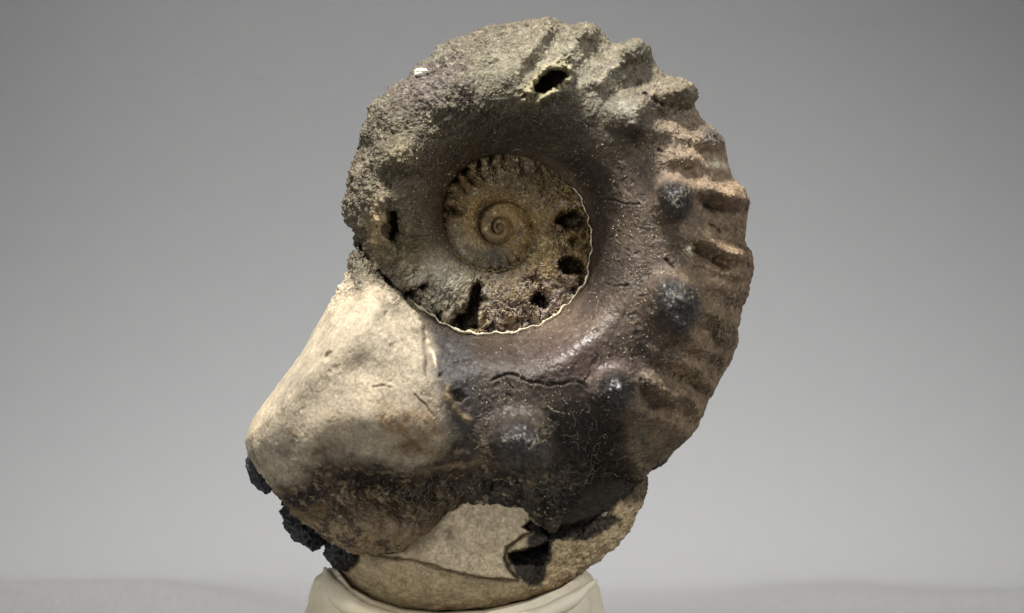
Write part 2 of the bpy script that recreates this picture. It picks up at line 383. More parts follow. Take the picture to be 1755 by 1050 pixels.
# septa in the umbilicus (radial partitions of the chambers), stronger to the outer seam
inn = 1-outer
ang = np.radians(a_in)
frq = 26
ph = a_in/360*frq*2*np.pi*1.0+3.2*fbm(P0, 34, 3, 6.6)+u*2.2
sept = np.cos(ph)
g_in = (inn > .5) & (lev <= 2)
A = np.clip((w_-30)/90, 0.0, 1)*7*np.clip(.5+1.3*fbm(P0, 40, 2, 77.)+1.2*gauss(X, Y, 800, 300, 50, 45), .15, 1.9)*1.7
H += np.where(g_in, A*sept*sstep(.35, .95, u)*(1-sstep(.97, 1, u)), 0)
H -= np.where(g_in, A*1.3*sstep(.80, .98, u)*(sept < .0), 0)
# concentric steps between the tiny first whorls stay sharp: groove at each seam
sg = np.exp(-((r-s_in)/(1.2+0.012*s_in))**2)
H -= np.where(lev < 5, sg*np.clip(s_in*.035+.9, .9, 6), 0)

# ---- cracks
CR = [(zc([(425,318),(490,288),(540,295),(600,322),(680,337),(760,325),(830,320),(890,350),(960,362)],2.916,700,540),3.2,2.1),
 (zc([(170,292),(230,240),(320,203)],2.916,700,540),3.5,2.4),
 (zc([(190,210),(260,228),(300,240),(360,240)],3.281,980,280),2.2,1.6),(zc([(180,680),(230,692),(300,688)],3.281,980,280),3.0,1.8),
 (zc([(500,545),(530,560),(552,592)],3.281,980,280),3.0,1.8),(zc([(740,350),(790,360),(820,390)],3.281,980,280),2.0,1.6),
 (zc([(370,745),(430,735),(400,700)],3.281,980,280),2.2,1.6),
 (zc([(700,515),(760,545),(810,575)],3.5,900,20),5,3.0),(zc([(780,850),(830,868),(880,878)],3.5,900,20),3,2.0),
 ([(646,660),(662,657),(676,660)],1.5,1.6),([(716,672),(735,690),(745,708)],1.6,1.7),
 (zc([(660,560),(640,640),(655,720)],2.916,700,540),2.5,2.0),(zc([(480,300),(505,330),(520,352)],2.916,700,540),1.5,1.4)]
crk = np.zeros_like(H)
for pts, dep, wd in CR:
    ps = np.array(pts); bb = (X > ps[:,0].min()-12) & (X < ps[:,0].max()+12) & (Y > ps[:,1].min()-12) & (Y < ps[:,1].max()+12)
    d = line_d(wx2[bb]*.45+X[bb]*.55, wy2[bb]*.45+Y[bb]*.55, pts)
    vr = np.clip(.85+.9*fbm(P0[:,bb], 20, 3, 73.), .1, 1.3); g = np.exp(-.5*(d/(wd*.72))**2)*np.minimum(vr, 1); H[bb] -= dep*1.5*g; H[bb] += dep*.35*np.exp(-.5*((d-wd*2.5)/wd)**2); crk[bb] = np.maximum(crk[bb], g)

# ---- smooth H slightly at the centre, then displace along the normal with relief
P = np.array([X, Y, H]); N = grid_normals(np.array([X, -Y, H])); N[1] *= -1
sgn = np.sign(np.mean(N[2])); N *= sgn
n_big = fbm(P, 34, 3, 3.3); n_bil = fbm(P, 22, 4, 7.7, .6, True); n_fine = fbm(P, 6.5, 3, 8.8, .6); n_mid = fbm(P, 14, 3, 12.8)
n_bil2 = fbm(P, 9, 3, 15.1, .6, True)
venter = sstep(.45, .75, u)*outer*sstep(850, 980, wxn)
D = np.zeros_like(H)
D += rough*(n_big*6+n_bil*4.6+n_bil2*2.8+n_fine*1.7)
D += (1-rough)*outer*(1-creamC)*(n_mid*.7+n_fine*.4)
D += (1-rough)*venter*(n_mid*1.8+n_bil2*.7+n_fine*.55)
up = outer*(1-rough)*sstep(290, 180, Y)
D += up*(n_mid*1.5+n_bil2*.6+n_fine*.45)
D += inn*(lev <= 3)*(n_mid*1.6+n_bil2*2.2+n_fine*1.5)*np.clip((r-35)/70, 0.05, 1)
lowdirty = sstep(770, 830, Y)
D += lowdirty*(n_big*4+n_bil2*3.2+n_mid*2.0+n_fine*1.0)
D += creamC*(1-lowdirty)*(n_big*1.6+n_fine*.3-1.2*sstep(.5, .8, n_mid))
nodemask = np.zeros_like(H)
for i, (cx, cy, am, sx, sy) in enumerate(NODES[:4]):
    g = 1-sstep(1.0, 1.75, ell(wx2*.6+X*.4, wy2*.6+Y*.4, cx, cy, sx, sy)); nodemask = np.maximum(nodemask, g)
    D += g*(n_bil2*2.5+n_big*4+n_fine*1.2)
def veins(scale, w, seed): n_ = fbm(P, scale, 4, seed, .6); return np.exp(-(n_/w)**2)
crev = veins(20, .07, 101.)*sstep(0, .5, fbm(P, 30, 2, 102.)+.15)*inn*(lev <= 1)*sstep(410, 450, Y+.5*(X-860))
crev = np.clip(crev, 0, 1); hair = veins(46, .018, 103.)*sstep(.1, .5, fbm(P, 60, 2, 104.)+.12)*outer*(1-rough)*(1-.8*creamC)
D -= crev*5.0+hair*1.6
D += veins(13, .10, 105.)*inn*(lev <= 1)*1.8
pit = sstep(.42, .75, fbm(P, 12, 2, 95.))
D -= pit*outer*(1-rough)*(1-.75*creamC)*(1.6+1.2*venter)
D += sstep(.5, .8, fbm(P, 7, 2, 96.))*outer*(1-rough)*(1-creamC)*1.1
D *= sstep(0, .03, 1.0)
Pd = P+N*D
# craggy silhouette fades nothing: the same noise carries over to the back

# ---- colours (surface tones, with shade painted in at places)
c = [np.full(H.shape, v) for v in lin((96,83,69))]
nl = fbm(P, 90, 4, 21.0); nm = fbm(P, 26, 4, 22.0); ns = fbm(P, 8, 3, 23.0)
def msk(pts, soft, a=wxn, b=wyn): return pmask(a, b, pts, soft)
mix(c, (132,111,86), venter*.85)
mix(c, (84,68,52), venter*sstep(.1, .5, fbm(P, 40, 3, 121.))*.5)
mix(c, (100,94,76), sstep(300, 170, Y)*outer*(1-.3*rough))
mix(c, (126,120,104), gauss(X, Y, 1000, 130, 120, 60)*outer*.7)
mix(c, (158,138,116), gauss(X, Y, 1185, 235, 60, 60)*.8)
mix(c, (94,86,72), rough*.85)
mix(c, (92,82,80), rough*np.clip(gauss(X, Y, 740, 150, 55, 40), 0, 1)*.8)
mix(c, (138,132,118), rough*sstep(.1, .8, ns)*.45)
mix(c, (84,92,72), rough*sstep(.1, .7, nm)*.35)
# flank between umbilicus and upper nodes
mix(c, (46,42,32), gauss(X, Y, 930, 228, 120, 45)*.9*outer)  # shade of the inward-facing slope, painted dark below the upper nodes
mix(c, (74,66,52), gauss(X, Y, 770, 280, 60, 60)*.5*outer)
mix(c, (98,88,60), gauss(X, Y, 720, 420, 50, 70)*.6*outer)
mix(c, (30,27,27), msk([(985,250),(1040,290),(1060,360),(1062,470),(1040,520),(1000,540),(985,560),(1015,440),(1010,340),(960,280)], 22)*.85*outer)
mix(c, (68,58,52), gauss(X, Y, 1080, 420, 60, 140)*.65*outer)
low = sstep(540, 600, Y)*outer*(1-venter)
mix(c, (50,43,38), low*.9)
mix(c, (58,57,57), msk([(735,545),(800,575),(820,620),(800,740),(770,760),(750,660)], 20)*.8)
mix(c, (108,92,86), gauss(X, Y, 990, 620, 60, 50)*.6)
mix(c, (96,82,66), sstep(.2, .7, nm)*venter*.5)
mix(c, (170,150,120), sstep(.35, .9, ns)*venter*.35)
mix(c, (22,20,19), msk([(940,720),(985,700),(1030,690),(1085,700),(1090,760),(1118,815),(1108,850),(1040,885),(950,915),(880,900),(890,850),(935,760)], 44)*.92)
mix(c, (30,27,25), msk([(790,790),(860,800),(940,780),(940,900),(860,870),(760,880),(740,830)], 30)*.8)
mix(c, (110,100,76), sstep(.15, .6, fbm(P, 20, 4, 31.0))*gauss(X, Y, 1000, 840, 60, 40, -30)*.55)
mix(c, (120,112,88), sstep(.3, .8, fbm(P, 16, 4, 32.0))*gauss(X, Y, 740, 860, 60, 30, -30)*.7)
mix(c, (116,106,90), gauss(wx2, wy2, 1095, 755, 14, 40, -10)*.8)
mix(c, (96,88,74), gauss(wx2, wy2, 925, 780, 10, 34, 10)*.7)
mix(c, (56,54,52), gauss(wx2, wy2, 1215, 235, 22, 11, 30)*.9)
mix(c, (70,70,56), gauss(wx2, wy2, 1172, 168, 18, 12)*.6+gauss(wx2, wy2, 1090, 95, 18, 9)*.6)
mix(c, (215,205,180), gauss(wx2, wy2, 1225, 285, 9, 5)*.8+gauss(wx2, wy2, 1175, 430, 5, 4)*.9)
# umbilicus
iu = inn*1.0
mix(c, (128,104,62), iu*.9)
mix(c, (150,122,70), iu*(r < 62)*.7)
mix(c, (140,122,116), iu*sstep(440, 500, Y)*(X > 815)*(.5+.5*sstep(-.2, .4, nm)))
mix(c, (150,126,76), iu*sstep(.0, .6, fbm(P, 16, 3, 41.0))*.6)
mix(c, (196,189,170), iu*np.clip(1.3*gauss(X, Y, 718, 480, 66, 50), 0, 1))
mix(c, (190,184,170), iu*sstep(.45, .75, fbm(P, 10, 3, 43., .6))*(r > 64)*.8)
mix(c, (76,60,44), iu*sstep(.1, .6, fbm(P, 22, 3, 42.0))*.6)
mix(c, (56,46,36), iu*gauss(X, Y, 885, 300, 80, 26)*.6)  # painted shade of the upper wall over the top of the umbilicus
mix(c, (72,72,76), iu*gauss(X, Y, 850, 440, 16, 18)*.8)
mix(c, (210,200,170), iu*sstep(.55, .9, ns)*.55)
mix(c, (70,58,42), iu*(r < 60)*sg*.7)
# cream limestone
mix(c, (164,152,131), creamC)
mix(c, (166,148,120), creamC*sstep(0, .8, nl)*.5)
mix(c, (150,126,94), creamC*sstep(.1, .7, fbm(P, 30, 5, 61., .65))*np.clip(gauss(X, Y, 690, 720, 90, 60)+.06, 0, 1)*.8)
mix(c, (90,80,66), creamC*sstep(.35, .8, fbm(np.array([X*.7+Y*.7, (Y-X)*1.6, H]), 15, 4, 62.))*gauss(X, Y, 700, 700, 70, 60)*.7)
dirt = gauss(X, Y, 705, 735, 52, 40, 20)*(.55+.75*fbm(np.array([X*.5+Y*.5, (Y-X), H]), 22, 4, 51.))
mix(c, (104,80,50), np.clip(creamC*dirt*1.1, 0, .9))
mix(c, (78,68,56), creamC*np.clip(gauss(wx2, wy2, 686, 533, 8, 5, 30), 0, 1)*.7)
mix(c, (70,58,44), np.clip(creamC*(gauss(wx2, wy2, 565, 775, 26, 20)+gauss(wx2, wy2, 510, 740, 10, 20, 30)*.5)*(1.0+ns), 0, 1)*.9)
mix(c, (120,98,72), creamC*sstep(.45, .8, ns)*.35*sstep(560, 800, Y))
# underside of the nose: dark patches, with its shade painted in
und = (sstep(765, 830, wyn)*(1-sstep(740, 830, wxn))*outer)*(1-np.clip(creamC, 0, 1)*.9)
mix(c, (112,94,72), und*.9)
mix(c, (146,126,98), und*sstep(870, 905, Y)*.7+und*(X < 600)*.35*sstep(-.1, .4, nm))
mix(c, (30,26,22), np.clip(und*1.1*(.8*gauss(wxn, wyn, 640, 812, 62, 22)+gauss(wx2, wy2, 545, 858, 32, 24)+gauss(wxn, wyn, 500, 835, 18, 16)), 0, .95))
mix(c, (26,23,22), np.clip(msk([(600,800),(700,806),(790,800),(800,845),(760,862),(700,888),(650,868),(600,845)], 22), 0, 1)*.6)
mix(c, (104,86,62), np.clip(und, 0, 1)*sstep(.05, .45, fbm(np.array([X+Y*.6, Y-X*.5, H]), 34, 5, 81., .6))*.75)
mix(c, (150,130,102), gauss(wx2, wy2, 760, 797, 45, 4, -8)*.6)
mix(c, (122,102,72), arc*.7)
mix(c, (215,200,165), np.exp(-.5*(line_d(X, Y, [(732,568),(738,590),(746,605),(750,625)])/1.5)**2)*.8*np.clip(.6+1.5*ns, 0, 1))
zone = sstep(735, 790, wyn)*(1-sstep(905, 960, X))*outer*(1-.45*creamC)
mz = fbm(P, 24, 5, 111., .68); mz2 = fbm(np.array([X*.8+Y*.6, (Y-X*.7)*1.5, H]), 17, 5, 112., .7)
mix(c, (30,27,24), zone*sstep(.18, .26, mz)*.75)
mix(c, (156,138,108), zone*sstep(.26, .36, mz2)*.6)
mix(c, (128,112,86), (gauss(wx2, wy2, 918, 800, 9, 60, 4)+gauss(wx2, wy2, 1096, 750, 13, 50, -10)+gauss(wx2, wy2, 700, 880, 40, 8, -35))*sstep(-.2, .3, mz2)*.75)
mix(c, (120,108,98), sstep(.32, .5, mz2)*low*.35)
# nodes
mix(c, (40,38,38), nodemask*np.where(Y < 720, .95, .85))
mix(c, (84,82,82), nodemask*sstep(.2, .8, ns)*.35)
mix(c, (138,128,98), gauss(wx2, wy2, 688, 272, 15, 14)*.6)
mix(c, (176,152,110), gauss(wx2, wy2, 655, 395, 12, 22)*.75)
mix(c, (34,31,26), gauss(wx2, wy2, 1086, 232, 20, 15)*.85+gauss(wx2, wy2, 694, 300, 22, 10)*.5)  # shaded lower sides of two knobs, painted into the colour
mix(c, (160,150,118), np.exp(-((q6-1.3)/.4)**2)*.75)
mix(c, (150,148,134), gauss(wx2, wy2, 1070, 196, 15, 10)*.6)
mix(c, (26,20,18), crk*.9*(1-.55*creamC))
mix(c, (34,27,20), crev*.75)
mix(c, (40,32,26), hair*.6)
mix(c, (206,194,160), inn*(lev <= 1)*veins(13, .06, 105.)*sstep(.1, .6, nm+.2)*.55)
mix(c, (60,48,28), gauss(wx2, wy2, 790, 690, 8, 12)*.6)
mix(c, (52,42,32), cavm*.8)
nf_ = fbm(P, 3.6, 2, 91.); st_ = fbm(np.array([X*.5+Y*.3, Y*1.6-X*.6, H]), 11, 4, 92., .65)
c = [v*np.clip(1+.14*nl+.22*nm+.26*ns+.26*nf_+.18*st_*outer*(1-.6*creamC)-.12*ns*creamC, .3, 2.2) for v in c]
T = np.clip(np.stack(c, -1), .006, .85)
gloss = np.full(H.shape, .62)
gloss += (-.02)*low*(1-creamC)+(-.2)*nodemask
gloss += -.15*gauss(X, Y, 1040, 400, 60, 150)+.25*rough+.25*creamC-.12*inn
gloss += -.38*gauss(X, Y, 975, 575, 44, 34)-.22*gauss(X, Y, 860, 715, 34, 22)-.2*gauss(X, Y, 1040, 640, 34, 20)-.25*gauss(X, Y, 850, 590, 40, 20)+.25*gauss(X, Y, 1030, 800, 60, 60)
gloss = np.clip(gloss+.08*nm, .3, .98)
grit = np.clip(.45+.65*rough+.38*venter+.35*up+.42*inn*np.clip(r/60, .1, 1)-.12*low+.15*creamC+.3*lowdirty, .1, 1)

# ---- category of every vertex
CAT = np.zeros(H.shape, np.int32)                 # 0 outer whorl
CAT[(inn > .5) & (lev <= 1)] = 1
CAT[(inn > .5) & (lev == 2)] = 2
CAT[(inn > .5) & (lev >= 3)] = 3
CAT[(creamC > .5) & (outer > .5)] = 4
for i, (cx, cy, am, sx, sy) in enumerate(NODES[:6]):
    CAT[ell(wx2*.5+X*.5, wy2*.5+Y*.5, cx, cy, sx*1.25, sy*1.25) < 1] = 10+i
for i, (cx, cy, am, sx, sy) in enumerate(VENT):
    CAT[(ell(wx2*.5+X*.5, wy2*.5+Y*.5, cx, cy, sx*1.2, sy*1.2) < 1) & (u < .985)] = 50+i
CAT[(q6 < 1.75)] = 20; CAT[(q8 < 1.7) & (outer > .5)] = 21
cavid = 30
for pts, dep, _ in CAV:
    if dep < 22: continue
    ps = np.array(pts); cx, cy = ps.mean(0)
    sel = (cavm > .5) & (np.abs(X-cx) < 55) & (np.abs(Y-cy) < 55) & (poly_sdf(X, Y, pts) < 6)
    CAT[sel] = cavid; cavid += 1
CAT[(m6*(q6 < .85)) > .5] = cavid; cavid += 1

# ---- back half (plain rounded flank with its own shallow umbilicus), 90 rings
NB = 90
rb = np.linspace(1, 0, NB+1)[1:]; tb = 1-(1-rb)**1.7; tb[-1] = .002
RB = R[:,None]*tb[None]
Xb = SX+RB*np.cos(th)[:,None]; Yb = SY+RB*np.sin(th)[:,None]
edge_H = e[:,-1:]
ub = tb[None]+0*RB
Hb = edge_H*(ub**6)-170*np.sqrt(np.clip(1-ub**3.2, 0, 1))*(1-.25*np.exp(-(RB/150)**2))
Pb = np.array([Xb, Yb, Hb])
Nb = -np.stack([-np.cos(th)[:,None]*ub**3, -np.sin(th)[:,None]*ub**3, 1-ub**3*.9])
Nb /= np.linalg.norm(Nb, axis=0)
Db = fbm(Pb, 40, 4, 3.3)*4
fade = sstep(0, .05, 1-ub)
Pb = Pb+Nb*Db*fade+ (Pd[:,:,-1]-P[:,:,-1])[:,:,None]*(1-fade)
Tb = np.broadcast_to(np.clip(lin((112,98,82)), 0, 1), Hb.shape+(3,))*(1+.2*fbm(Pb, 30, 3, 5.)[...,None])
edgeT = T[:,-1:,:]; fb = sstep(0, .25, 1-ub)[...,None]; Tb = edgeT*(1-fb)+Tb*fb

def to_world(P): return np.stack([(P[0]-877.5)*K, -P[2]*K, (GY-P[1])*K], -1)
VW = np.concatenate([to_world(Pd), to_world(Pb)], 1)                 # NT x (NR+NB) x 3
TT = np.concatenate([T, Tb], 1)
GL = np.concatenate([gloss, np.full(Hb.shape, .75)], 1); GT = np.concatenate([grit, np.full(Hb.shape, .6)], 1)
CC = np.concatenate([CAT, np.repeat(CAT[:,-1:], NB, 1)*0+np.where(CAT[:,-1:] == 4, 4, 0)], 1)
NC = NR+NB
idx = np.arange(NT*NC).reshape(NT, NC)
i2 = np.roll(idx, -1, 0)
F = np.stack([idx[:,:-1], idx[:,1:], i2[:,1:], i2[:,:-1]], -1).reshape(-1, 4)
V = VW.reshape(-1, 3)
# orientation check on a front vertex
q = F[(NC-1)*10+50]; nn = np.cross(V[q[1]]-V[q[0]], V[q[2]]-V[q[0]])
if nn[1] > 0: F = F[:, ::-1]
a_ = V[F[:,0]]; n_ = np.cross(V[F[:,2]]-a_, V[F[:,3]]-V[F[:,1]])
VN = np.zeros_like(V)
for k in range(4):
    for ax in range(3): VN[:,ax] += np.bincount(F[:,k], weights=n_[:,ax], minlength=len(V))
VN /= np.linalg.norm(VN, axis=1)[:,None]+1e-20
FC = CC.reshape(-1)[F[:,0]]
Tf = TT.reshape(-1, 3); Gf = GL.reshape(-1); Rf = GT.reshape(-1)
def submesh(name, sel, mat, label=None):
    f = F[sel]
    if len(f) == 0: return None
    used, inv = np.unique(f, return_inverse=True)
    o = mesh_np(name, V[used], inv.reshape(f.shape), mat, fossil, Tf[used], Gf[used], Rf[used], VN[used])
    if label: o['label'] = label
    return o
submesh('outer_whorl', FC == 0, MAT['whorl'])
submesh('inner_whorl', FC == 1, MAT['inner'], 'broken crystal lined inner whorl with open chambers')
submesh('inner_whorl', FC == 2, MAT['inner'], 'small coiled inner whorl')
submesh('inner_whorl', FC == 3, MAT['inner'], 'tiny first coils in the centre')
submesh('limestone_crust', FC == 4, MAT['lime'], 'smooth cream limestone crust at the lower left')
for i in range(6):
    submesh('tubercle', FC == 10+i, MAT['node'] if i < 4 else MAT['whorl'])
for i in range(7): submesh('ventral_tubercle', FC == 50+i, MAT['whorl'])
submesh('tubercle', FC == 20, MAT['whorl'], 'hollow tubercle with an open oval crater at the top')
submesh('tubercle', FC == 21, MAT['whorl'], 'broken hollow tubercle at the left edge')
for k in range(30, cavid): submesh('open_chamber', FC == k, MAT['cavity'])

# surface lookup for things that lie on it
def surf(px, py):
    a = math.atan2(py-SY, px-SX); i = int((a+math.pi)/(2*math.pi)*NT) % NT
    t = min(math.hypot(px-SX, py-SY)/R[i], 1.0); j = int(round((1-(1-t)**(1/1.5))*(NR-1)))
    return Pd[2, i, min(j, NR-1)]

# ================================================================== pale seam thread round the umbilicus
def tube(name, pts, rad, mat, parent, sides=7, closed=False):
    pts = np.array(pts, float); n = len(pts)
    tg = np.gradient(pts, axis=0); tg /= np.linalg.norm(tg, axis=1)[:,None]+1e-12
    up_ = np.array([0, 1, 0.]); a = np.cross(tg, up_); a /= np.linalg.norm(a, axis=1)[:,None]+1e-12; b = np.cross(tg, a)
    rad = np.broadcast_to(rad, (n,))
    an = np.linspace(0, 2*np.pi, sides, endpoint=False)
    V_ = pts[:,None]+rad[:,None,None]*(a[:,None]*np.cos(an)[None,:,None]+b[:,None]*np.sin(an)[None,:,None])
    id_ = np.arange(n*sides).reshape(n, sides); jd = np.roll(id_, -1, 1)
    F_ = np.stack([id_[:-1], jd[:-1], jd[1:], id_[1:]], -1).reshape(-1, 4)
    if name is None: return V_.reshape(-1, 3), F_
    return mesh_np(name, V_.reshape(-1, 3), F_, mat, parent)
seam_mat = flat_material('pale_seam', (226,212,182), .6, .6, 2500)
def seam_thread(a0, a1, rad, n, off=0):
    out = []; rr = []
    for k in range(n):
        a = a0+(a1-a0)*k/(n-1); s = float(seam(a))+off
        ph_ = math.radians(a); s2 = s+1.5+1.3*math.sin(a*.47+1.5*math.sin(a*.11))+.8*math.sin(a*.93+1)+.6*math.sin(a*.23)
        px, py = SX+s2*math.cos(ph_), SY+s2*math.sin(ph_)
        h = max(surf(SX+(s2+4)*math.cos(ph_), SY+(s2+4)*math.sin(ph_)), surf(px, py))
        out.append((px, py, h)); rr.append(rad*(.55+.45*(.5+.5*math.sin(a*.9))+.25*math.sin(a*2.7+k))*min(1, (k+1)/12, (n-k)/12))
    out = np.array(out); rr = [v*(1.0-.55*(k/n))*(.55+.9*abs(math.sin(k*.37+2*math.sin(k*.13)))*random.uniform(.6, 1.1)) for k, v in enumerate(rr)]; ker = np.ones(9)/9
    hh = np.convolve(np.pad(out[:,2], 4, mode='edge'), ker, 'valid'); out[:,2] = hh-.2
    W = np.stack([(out[:,0]-877.5)*K, -out[:,2]*K, (GY-out[:,1])*K], -1)
    return W, np.maximum(np.array(rr), .15)*K
W, rr = seam_thread(141, -30, 2.5, 420, 0); o = tube('umbilical_seam', W, rr, seam_mat, fossil)
W, rr = seam_thread(-205, -335, 1.7, 200, 0); o = tube('umbilical_seam', W, rr, flat_material('inner_seam', (150,130,90), .6, .6, 2500), fossil)

# ================================================================== LOWER BODY
BX, BY = 850.0, 880.0
LOUT = [(1110,818),(1107,845),(1092,880),(1072,920),(1040,947),(1000,978),(960,1003),(905,1025),(830,1042),(750,1046),(690,1041),(640,1026),(602,1005),(580,978),
 (572,940),(590,860),(650,790),(760,750),(900,740),(1000,745),(1085,775)]
NT2, NR2 = 900, 260
t2 = -np.pi+2*np.pi*np.arange(NT2)/NT2; R2 = polar_R(LOUT, BX, BY, t2)
rho2 = np.linspace(0, 1, NR2); q2 = 1-(1-rho2)**1.5; q2[0] = .002
r2 = R2[:,None]*q2; X2 = BX+r2*np.cos(t2)[:,None]; Y2 = BY+r2*np.sin(t2)[:,None]; u2 = q2[None]+0*r2
e2 = np.interp(np.degrees(t2), [-180,-10,15,60,120,160,180], [-20,-10,20,25,10,-20,-20])[:,None]
H2 = e2+(96-e2)*np.sqrt(np.clip(1-u2**2.6, 0, 1))
PP = np.array([X2, Y2, H2])
vx = X2+fbm(PP, 18, 3, 4.1)*7; vy = Y2+fbm(PP, 18, 3, 5.2)*7
PLATE = [(640,945),(690,941),(720,905),(760,872),(810,840),(905,835),(903,868),(914,884),(897,898),(908,908),(888,918),(866,934),(862,950),(868,972),(886,990),(830,986),(760,969),(715,955)]
d = poly_sdf(vx*.35+X2*.65, vy*.35+Y2*.65, PLATE); plate = 1-sstep(-2.5, 2.0, d)
H2 += 13*plate-7*np.exp(-.5*((d-2.5)/2.4)**2)
# right-hand plate along the rim
PL2 = [(1112,815),(1125,850),(1060,960),(980,1005),(905,1010),(930,975),(945,955),(945,925),(960,912),(1000,905),(1050,868),(1085,838)]
d2_ = poly_sdf(vx*.5+X2*.5, vy*.5+Y2*.5, PL2); plate2 = 1-sstep(-3, 3, d2_); H2 += 11*plate2
HOLE = [(868,942),(900,936),(945,924),(943,945),(932,968),(880,966),(870,958)]
dh = poly_sdf(vx*.3+X2*.7, vy*.3+Y2*.7, HOLE); hole = 1-sstep(-7, 1, dh); H2 -= 62*hole*sstep(985, 935, Y2)
CH = [(900,840),(955,840),(950,925),(940,970),(925,1003),(905,1003),(890,985),(870,965),(905,935),(915,900),(900,890)]
dc = poly_sdf(vx, vy, CH); chan = 1-sstep(-5, 4, dc); H2 -= 6*chan*(1-plate)
DK2 = [(890,800),(1118,810),(1088,838),(1052,868),(1000,902),(945,922),(895,905)]
DK = [(930,900),(1000,893),(1050,870),(1060,885),(1040,905),(1010,920),(970,920),(945,915)]
dk = 1-sstep(-6, 6, poly_sdf(vx, vy, DK)); H2 -= 16*dk*(1-plate2*.7)
H2 -= 5*np.exp(-.5*(ell(vx, vy, 773, 912, 8, 9))**2)+10*np.exp(-.5*(ell(vx, vy, 1058, 905, 7, 8))**2)+7*np.exp(-.5*(ell(vx, vy, 985, 950, 6, 3, -20))**2)
PP = np.array([X2, Y2, H2]); N2 = grid_normals(np.array([X2, -Y2, H2])); N2[1] *= -1; N2 *= np.sign(np.mean(N2[2]))
D2 = fbm(PP, 34, 3, 3.3)*2.5+fbm(PP, 7, 3, 8.8)*.6*(1+2*plate2)+fbm(PP, 14, 3, 2.2, .6, True)*(1.0+2.2*plate2*(1-sstep(980, 1010, Y2))+3*chan+3*dk)
Pd2 = PP+N2*D2
c = [np.full(H2.shape, v) for v in lin((172,156,126))]
nm2 = fbm(PP, 26, 4, 22.); ns2 = fbm(PP, 8, 3, 23.); nl2 = fbm(PP, 80, 3, 24.)
mix(c, (198,182,154), plate*.95); mix(c, (160,142,116), plate*sstep(.1, .7, nm2)*.6)
mix(c, (190,168,132), plate2*.8); mix(c, (110,92,68), plate2*sstep(.0, .6, nm2)*.6); mix(c, (200,184,150), plate2*sstep(.25, .7, ns2)*.5)
mix(c, (120,102,76), sstep(0, .8, nl2)*(1-plate)*.5)
mix(c, (40,38,40), chan*(1-plate)*.92); mix(c, (96,92,90), chan*(1-plate)*sstep(.1, .6, nm2)*.6)
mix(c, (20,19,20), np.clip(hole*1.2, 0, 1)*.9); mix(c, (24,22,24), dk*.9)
mix(c, (60,50,38), np.exp(-.5*((d-1.5)/1.8)**2)*.7*(Y2 > 850))
mix(c, (84,70,50), np.exp(-.5*(ell(vx, vy, 773, 912, 7, 8))**2)*.6)
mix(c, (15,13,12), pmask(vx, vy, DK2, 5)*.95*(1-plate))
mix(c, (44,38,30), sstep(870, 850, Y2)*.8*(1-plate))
nf2 = fbm(PP, 3.8, 2, 91.)
c = [v*np.clip(1+.16*nm2+.24*ns2+.24*nf2+.2*fbm(np.array([X2+Y2*.5, Y2*1.5-X2*.4, H2]), 16, 4, 93., .6), .3, 2) for v in c]
TL = np.clip(np.stack(c, -1), .006, .85)
NB2 = 50
rb = np.linspace(1, 0, NB2+1)[1:]; tb = 1-(1-rb)**1.7; tb[-1] = .002
RB2 = R2[:,None]*tb; ub = tb[None]+0*RB2
Pb2 = np.array([BX+RB2*np.cos(t2)[:,None], BY+RB2*np.sin(t2)[:,None], e2*ub**5-120*np.sqrt(np.clip(1-ub**3, 0, 1))])
fade = sstep(0, .05, 1-ub); Pb2 = Pb2+(Pd2[:,:,-1]-PP[:,:,-1])[:,:,None]*(1-fade)
VL = np.concatenate([to_world(Pd2), to_world(Pb2)], 1).reshape(-1, 3)
TLb = np.concatenate([TL, np.broadcast_to(lin((140,122,96)), RB2.shape+(3,))], 1).reshape(-1, 3)
NC2 = NR2+NB2; idx = np.arange(NT2*NC2).reshape(NT2, NC2); i2 = np.roll(idx, -1, 0)
FL = np.stack([idx[:,:-1], idx[:,1:], i2[:,1:], i2[:,:-1]], -1).reshape(-1, 4)
qf = FL[50]; nn = np.cross(VL[qf[1]]-VL[qf[0]], VL[qf[2]]-VL[qf[0]])
if nn[1] > 0: FL = FL[:, ::-1]
CL = np.concatenate([np.where(plate > .5, 1, np.where(plate2 > .5, 2, 0)), np.zeros(RB2.shape, int)], 1).reshape(-1)
a_ = VL[FL[:,0]]; n_ = np.cross(VL[FL[:,2]]-a_, VL[FL[:,3]]-VL[FL[:,1]]); VNL = np.zeros_like(VL)
for k in range(4):
    for ax in range(3): VNL[:,ax] += np.bincount(FL[:,k], weights=n_[:,ax], minlength=len(VL))
VNL /= np.linalg.norm(VNL, axis=1)[:,None]+1e-20
GLl = np.full(len(VL), .72); GTl = np.concatenate([.4+.35*plate2+.3*chan, np.full(RB2.shape, .5)], 1).reshape(-1)
FCL = CL[FL[:,0]]
for cid, nm_, lb in ((0, 'body_chamber', None), (1, 'shell_plate', 'pale tan shell plate bounded by a thin dark crack'), (2, 'shell_plate', 'gritty brown shell plate along the lower right rim')):
    f = FL[FCL == cid]; used, inv = np.unique(f, return_inverse=True)
    o = mesh_np(nm_, VL[used], inv.reshape(f.shape), MAT['lower'], fossil, TLb[used], GLl[used], GTl[used], VNL[used])
    if lb: o['label'] = lb

